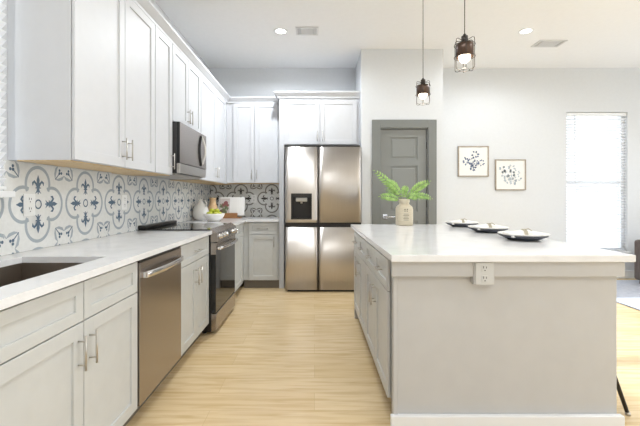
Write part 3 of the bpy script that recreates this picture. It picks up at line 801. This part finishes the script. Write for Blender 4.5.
# ------------------------------------------------------------------ pictures
def picture(label, x0, x1, z0, z1, ink, seed, sparse):
    t = thing('framed_picture', label, 'picture', ((x0 + x1) / 2, YB, z0), 'botanical pictures')
    y = YB - .002; w = .014
    b = NB(); box(b, x0, x0 + w, y - .025, y, z0, z1, .002); box(b, x1 - w, x1, y - .025, y, z0, z1, .002)
    box(b, x0 + w, x1 - w, y - .025, y, z0, z0 + w, .002); box(b, x0 + w, x1 - w, y - .025, y, z1 - w, z1, .002); obj('frame', b, M_frame, t)
    b = NB(); box(b, x0 + w, x1 - w, y - .012, y - .002, z0 + w, z1 - w); obj('paper', b, M_paper, t)
    b = NB(); rnd = random.Random(seed); cx, cz = (x0 + x1) / 2, (z0 + z1) / 2 - .02; s = (x1 - x0)
    yy = y - .0125
    def leafp(px, pz, a, L, w_):
        pts = [(0, 0), (.3, .5), (.65, .45), (1, 0), (.65, -.45), (.3, -.5)]
        q = [(px + L * u * math.cos(a) - w_ * v * math.sin(a), pz + L * u * math.sin(a) + w_ * v * math.cos(a)) for u, v in pts]
        prism(b, q, lambda u, v, d: (u, yy - d, v), 0, .0006)
    for (ax, az, n, L) in sparse:
        ex, ez = cx + ax * s, cz + az * s; sx_, sz_ = cx + .0 * s, cz - .2 * s
        for f in band([(sx_, sz_), ((sx_ + ex) / 2 + .02 * s, (sz_ + ez) / 2), (ex, ez)], .002): prism(b, f, lambda u, v, d: (u, yy - d, v), 0, .0004)
        for k in range(n):
            a = 2 * PI * k / n + rnd.random(); rr = s * (.03 + .05 * rnd.random())
            leafp(ex + rr * math.cos(a), ez + rr * math.sin(a), a + .5 * rnd.random(), L * s * 1.25, L * s * .8)
    obj('botanical_print', b, ink, t)
picture('framed navy leaf print, left and higher of the two pictures', 2.13, 2.586, 1.513, 1.967, M_inkblue, 3,
        [(.06, .25, 11, .06), (-.24, .05, 8, .06), (-.1, .04, 7, .05), (.08, 0, 8, .05), (.26, .0, 8, .05), (.0, -.17, 9, .06), (.02, -.05, 6, .05)])
picture('framed pale sage flower print, right and lower of the two pictures', 2.683, 3.137, 1.312, 1.768, M_inkgrey, 9,
        [(.02, .28, 7, .07), (-.26, .22, 7, .07), (-.2, .06, 6, .08), (.04, .08, 8, .07), (.2, .1, 7, .06), (-.12, -.1, 7, .07), (.1, -.16, 9, .07), (.24, -.08, 6, .06)])

# ------------------------------------------------------------------ items on the corner worktop
c = (-1.448, 4.58, CT)
t = thing('jug', 'round white ceramic jug with a short neck behind the fruit bowl', 'jug', c)
b = NB(); lathe(b, [(0, 0), (.045, 0), (.078, .02), (.097, .06), (.101, .10), (.094, .14), (.07, .185), (.038, .215), (.026, .235), (.026, .262), (.031, .27), (.027, .272), (.021, .262), (.02, .24), (0, .235)], c); obj('body', b, M_white, t)
b = NB(); pts = [(c[0] + .026 * math.cos(-.6), c[1] + .026 * math.sin(-.6), CT + .255), (c[0] + .075, c[1] - .05, CT + .25), (c[0] + .095, c[1] - .06, CT + .215), (c[0] + .075, c[1] - .045, CT + .175)]
tube(b, pts, .007, 10); obj('handle', b, M_white, t)
c = (-1.362, 4.82, CT)
b = NB(); lathe(b, [(0, 0), (.05, 0), (.068, .03), (.075, .09), (.066, .15), (.046, .2), (.038, .235), (.044, .275), (.05, .285), (.046, .286), (.036, .262), (.032, .235), (0, .23)], c)
tag(obj('vase', b, M_peach, loc=c), 'peach coloured ceramic vase between the white jug and the cookbook', 'vase')
c = (-1.215, 4.36, CT)
b = NB(); lathe(b, [(0, 0), (.055, 0), (.06, .006), (.098, .035), (.121, .075), (.127, .094), (.123, .096), (.113, .075), (.088, .04), (.05, .014), (0, .012)], c)
tag(obj('fruit_bowl', b, M_white, loc=c), 'white ceramic bowl filled with green apples on the corner worktop', 'bowl')
ap = [(0, 0, .055), (.062, 0, .075), (.03, .055, .075), (-.033, .055, .076), (-.064, 0, .075), (-.032, -.055, .077), (.034, -.055, .075), (.03, .012, .112), (-.03, .008, .114)]
apb = None
for k, (dx_, dy_, dz_) in enumerate(ap):
    r = .031; loc = (c[0] + dx_, c[1] + dy_, CT + dz_ + .012 - r)
    lab = 'small green apple heaped in the white fruit bowl'
    if apb is None:
        b = NB(); lathe(b, [(0, .004), (.012, .001), (.024, .012), (.031, .032), (.029, .046), (.02, .058), (.008, .06), (0, .055)], loc, 20)
        apb = tag(obj('apple', b, M_apple, loc=loc), lab, 'apple', 'green apples in the bowl')
        b = NB(); tube(b, [(loc[0], loc[1], loc[2] + .054), (loc[0] + .003, loc[1], loc[2] + .068)], .0015, 6); obj('stem', b, M_stem, apb)
    else: dup(apb, loc, lab)
# cookbook on a wooden stand
bx0, by0 = -1.17, 5.05
t = thing('book_stand', 'wooden book stand holding the open cookbook on the corner worktop', 'book stand', (bx0, by0, CT))
b = NB(); box(b, bx0 - .14, bx0 + .14, by0 - .06, by0 + .05, CT, CT + .016, .003); obj('base', b, M_wood, t)
b = NB(); box(b, bx0 - .14, bx0 + .10, by0 - .062, by0 - .044, CT + .016, CT + .072, .003); obj('ledge', b, M_wood, t)
tl = .22
def BK(u, v, d): return (bx0 + u, by0 - .012 + v * math.sin(tl) - d * math.cos(tl), CT + .035 + v * math.cos(tl) + d * math.sin(tl) * 0)
b = NB(); prism(b, [(-.13, 0), (.13, 0), (.13, .22), (-.13, .22)], BK, -.018, -.008); obj('backrest', b, M_wood, t)
t = thing('open_book', 'open cookbook with a food photograph on its left page, propped on the stand', 'book', (bx0, by0, CT + .02))
b = NB(); prism(b, [(-.185, .0), (.185, 0), (.185, .265), (-.185, .265)], BK, -.0075, -.003); obj('cover', b, M_white, t)
for s in (-1, 1):
    b = NB(); n = 8; prof = []
    for k in range(n + 1):
        f = k / n; prof.append((s * f * .18, .016 * math.sin(PI * min(1, f * 1.15)) ** .7 * (1 - .3 * f) + .001))
    for (u, d), (u2, d2) in zip(prof, prof[1:]): prism(b, [(u, .004), (u2, .004), (u2, .26), (u, .26)], lambda a, v, dd: BK(a, v, dd), -.0028, (d + d2) / 2)
    pg = obj('page_block', b, M_paper, t)
    if s < 0:
        b = NB(); prism(b, [(-.165, .02), (-.02, .02), (-.02, .245), (-.165, .245)], BK, .0172, .0176)
        ph = obj('page_photo', b, mat('photo_ground', rgb(206, 196, 190), .6), pg)
        b = NB(); rnd = random.Random(5)
        mats = [mat('photo_green', rgb(108, 118, 84), .6), mat('photo_berry', rgb(146, 86, 86), .6), mat('photo_brown', rgb(120, 96, 80), .6)]
        for k in range(26):
            u, v = -.15 + rnd.random() * .115, .035 + rnd.random() * .13
            prism(b, circ(u, v, .009 + rnd.random() * .014, 9), BK, .0176, .0179 + k * .00002, rnd.choice((0, 0, 2)))
        for u, v, r in ((-.075, .18, .03), (-.1, .15, .016), (-.05, .145, .018)): prism(b, circ(u, v, r, 14), BK, .0176, .0187, 1)
        obj('photo_food', b, mats, pg)

# ------------------------------------------------------------------ island top: jar with leaves
c = (.932, 3.74, CT)
t = thing('glass_jar', 'sand coloured square-shouldered jar near the far edge of the island', 'jar', c)
b = NB(); R = .08
prof = [(.0, 0), (.07, 0), (.078, .008), (.08, .02), (.08, .17), (.076, .195), (.06, .213), (.05, .22), (.05, .235), (.055, .24), (.056, .268), (.052, .272), (.046, .268), (.044, .24), (.04, .22), (0, .21)]
lathe(b, prof, c, 40)
for v in b.verts:                                            # squarish plan below the shoulder
    z = v.co.z - CT; k = max(0, min(1, (.215 - z) / .03)); dx_, dy_ = v.co.x - c[0], v.co.y - c[1]; r = math.hypot(dx_, dy_)
    if r > 1e-4:
        a = math.atan2(dy_, dx_); sq = 1 / (abs(math.cos(a)) ** 5 + abs(math.sin(a)) ** 5) ** .2
        f = 1 + (sq - 1) * k; v.co.x = c[0] + dx_ * f; v.co.y = c[1] + dy_ * f
jar = obj('body', b, M_jar, t)
b = NB()
for (u, w_, z) in ((-.012, .012, .165), (.012, .012, .165), (-.012, .010, .148), (.010, .010, .148), (0, .05, .12), (0, .06, .105), (0, .044, .09), (0, .056, .075), (0, .05, .06)):
    box(b, c[0] + u - w_ / 2, c[0] + u + w_ / 2, c[1] - .0815, c[1] - .0795, CT + z - .002, CT + z + (.008 if w_ < .02 else .002))
obj('lettering', b, M_print, jar)
def frond(b, st, pts, n, L0):
    """pinnate leaf along a quadratic path"""
    p0, p1, p2 = [Vector(p) for p in pts]
    def Q(s): return p0 * (1 - s) ** 2 + p1 * 2 * s * (1 - s) + p2 * s * s
    tube(st, [Q(k / 14) for k in range(15)], .002, 6, radii=[.0025 - .0015 * k / 14 for k in range(15)])
    for k in range(n):
        s = .28 + .72 * k / (n - 1); p = Q(s); d = (Q(min(1, s + .02)) - Q(s - .02)).normalized()
        side = d.cross(Vector((0, 0, 1))) * .45 + d.cross(Vector((0, -1, 0))) * .9; side = side.normalized() if side.length > .05 else Vector((1, 0, 0))
        up = side.cross(d).normalized()
        L = 1.15 * L0 * (math.sin(PI * (.22 + .68 * (k / (n - 1)))) + .12)
        for sg in ((-1, 1) if k < n - 1 else (0,)):
            ax = (side * sg * .8 + d * .65 + up * (.28 * random.random() - .02)).normalized() if sg else d
            wv = ax.cross(up).normalized()
            ring = []
            for f, w_, dr in ((0, .12, 0), (.25, .9, .004), (.55, 1, .0), (.82, .6, -.008), (1, .05, -.018)):
                q = p + ax * L * f + up * dr; h = wv * L * .19 * w_
                ring.append((b.verts.new(q + h), b.verts.new(q + up * -.003 * w_), b.verts.new(q - h)))
            for A, B in zip(ring, ring[1:]):
                b.faces.new((A[0], A[1], B[1], B[0])); b.faces.new((A[1], A[2], B[2], B[1]))
o = Vector((c[0], c[1], CT + .25))
t2 = thing('fern_stems', 'bright green leafy fern fronds standing in the sand coloured jar', 'plant', (c[0], c[1], CT + .22))
specs = [((-.10, .02, .17), (-.30, .02, .315), 11, .05), ((-.08, -.05, .18), (-.20, -.08, .20), 10, .05), ((-.10, -.03, .06), (-.26, -.06, .05), 10, .048),
         ((.08, -.03, .14), (.255, -.02, .205), 11, .05), ((.12, .03, .11), (.305, .06, .03), 11, .046), ((.02, -.08, .10), (.10, -.16, .03), 8, .045),
         ((.0, .05, .10), (.05, .10, .16), 8, .045), ((-.03, .08, .12), (-.16, .15, .13), 8, .045)]
for (m1, e1, n, L) in specs:
    b, s = NB(), NB()
    base = o + Vector((m1[0] * .15, m1[1] * .15, -.02))
    frond(b, s, (base, o + Vector(m1), o + Vector(e1)), n, L)
    st_ = obj('stem', s, M_stem, t2, recalc=True)
    obj('leaflets', b, M_leaf, st_, smooth=True)

# ------------------------------------------------------------------ place settings
def plate_mesh(r, h, loc):
    b = NB(); lathe(b, [(0, .0), (r * .58, 0), (r * .62, .003), (r * .9, h * .75), (r, h), (r - .004, h + .004), (r * .88, h * .85), (r * .6, .009), (0, .008)], loc, 48); return b
spots = [((1.43, 2.47), 'nearest the camera'), ((1.455, 3.02), 'in the middle of the row of three'), ((1.47, 3.60), 'farthest from the camera, by the jar')]
P1 = P2 = P3 = None
for (x, y), w in spots:
    la = 'wide charcoal plate on the island, ' + w; lb = 'white plate lying on the charcoal plate ' + w; lc = 'white napkin with tan tie, on the plate ' + w
    z1, z2 = CT + .0135, CT + .0235
    if P1 is None:
        P1 = tag(obj('charger_plate', plate_mesh(.152, .030, (x, y, CT)), M_plate, loc=(x, y, CT)), la, 'plate', 'charcoal plates on the island')
        P2 = tag(obj('dinner_plate', plate_mesh(.158, .030, (x, y, z1)), M_white, loc=(x, y, z1)), lb, 'plate', 'white plates on the island')
        P3 = thing('napkin', lc, 'napkin', (x, y, z2), 'folded napkins on the island')
        b = NB(); nx, nv = 22, 12; g = []
        for top in (1, 0):
            for i in range(nx + 1):
                row = []
                for j in range(nv + 1):
                    u = i / nx * 2 - 1; v = j / nv * 2 - 1
                    hw = .026 + .062 * abs(u - .05) ** .8
                    zz = .002 + (.04 * (1 - v * v) ** .5 * (1 - .45 * abs(u) ** 1.5) + .0035 * math.sin(9 * v + 3 * u)) * top
                    zz = max(zz, .002 if top else .0)
                    row.append(b.verts.new((x + u * .125, y + v * hw + .02 * u, z2 + zz)))
                g.append(row)
        T, Bm = g[:nx + 1], g[nx + 1:]
        for i in range(nx):
            for j in range(nv):
                b.faces.new((T[i][j], T[i + 1][j], T[i + 1][j + 1], T[i][j + 1])).smooth = True; b.faces.new((Bm[i][j], Bm[i][j + 1], Bm[i + 1][j + 1], Bm[i + 1][j]))
        for i in range(nx):
            for j in (0, nv): b.faces.new((T[i][j], T[i + 1][j], Bm[i + 1][j], Bm[i][j]))
        for j in range(nv):
            for i in (0, nx): b.faces.new((T[i][j], T[i][j + 1], Bm[i][j + 1], Bm[i][j]))
        obj('cloth', b, M_napkin, P3)
        b = NB()
        for off in (-.008, 0, .008):
            tube(b, [(x + .006 + off, y + .034 * math.cos(a), z2 + .001 + .047 * math.sin(a)) for a in [PI * k / 12 for k in range(13)]], .0045, 8)
        tube(b, [(x + .006, y - .012, z2 + .047), (x + .02, y - .028, z2 + .055), (x + .04, y - .036, z2 + .04)], .0035, 8)
        obj('tie', b, M_twine, P3)
    else:
        dup(P1, (x, y, CT), la); dup(P2, (x, y, z1), lb); dup(P3, (x, y, z2), lc)

# ------------------------------------------------------------------ stool, armchair, rug
t = thing('counter_stool', 'counter stool with splayed dark metal legs at the right side of the island', 'stool', (1.53, 2.23, 0))
sxc, syc = 1.53, 2.23
b = NB(); lathe(b, [(0, .60), (.13, .60), (.175, .612), (.185, .632), (.175, .655), (.12, .665), (0, .662)], (sxc, syc, 0), 32); obj('seat', b, M_stoolseat, t)
for sx_ in (-1, 1):
    for sy_ in (-1, 1):
        b = NB(); tube(b, [(sxc + sx_ * .09, syc + sy_ * .09, .602), (sxc + sx_ * .204, syc + sy_ * .235, .012)], .012, 10, radii=[.015, .010])
        lg = obj('leg', b, M_legmetal, t)
        b = NB(); tube(b, [(sxc + sx_ * .2035, syc + sy_ * .2343, .016), (sxc + sx_ * .206, syc + sy_ * .238, 0)], .0125, 10); obj('foot_cap', b, M_nickel, lg)
b = NB(); fr = .25; q = (.60 - fr) / .59
rx, ry = .09 + .114 * q, .09 + .145 * q
tube(b, [(sxc - rx, syc - ry, fr), (sxc + rx, syc - ry, fr), (sxc + rx, syc + ry, fr), (sxc - rx, syc + ry, fr)], .008, 8, closed=True); obj('footrest', b, M_legmetal, t)

b = NB(); box(b, 3.46, 6.0, 3.0, 5.2, .0005, .012, .004)
tag(obj('rug', b, M_rug, loc=(4.7, 4.1, 0)), 'pale blue grey area rug under the armchair at right', 'rug')
ax, ay = 4.45, 4.30
t = thing('armchair', 'grey brown upholstered armchair at the right edge in front of the window', 'armchair', (ax + .42, ay + .4, .012))
b = NB(); box(b, ax, ax + .15, ay, ay + .73, .06, .62, .035); obj('arm', b, M_chair, t, smooth=False)
b = NB(); box(b, ax + .69, ax + .84, ay, ay + .73, .06, .62, .035); obj('arm', b, M_chair, t)
b = NB(); box(b, ax + .152, ax + .688, ay + .01, ay + .57, .06, .30, .02); obj('seat_base', b, M_chair, t)
b = NB(); box(b, ax + .155, ax + .685, ay - .01, ay + .55, .302, .45, .04); obj('seat_cushion', b, M_chair, t)
b = NB(); box(b, ax + .152, ax + .688, ay + .55, ay + .73, .06, .62, .03); obj('backrest', b, M_chair, t)
for x in (ax + .06, ax + .78):
    for y in (ay + .06, ay + .67):
        b = NB(); tube(b, [(x, y, .012), (x, y, .062)], .018, 10); obj('leg', b, M_black, t)
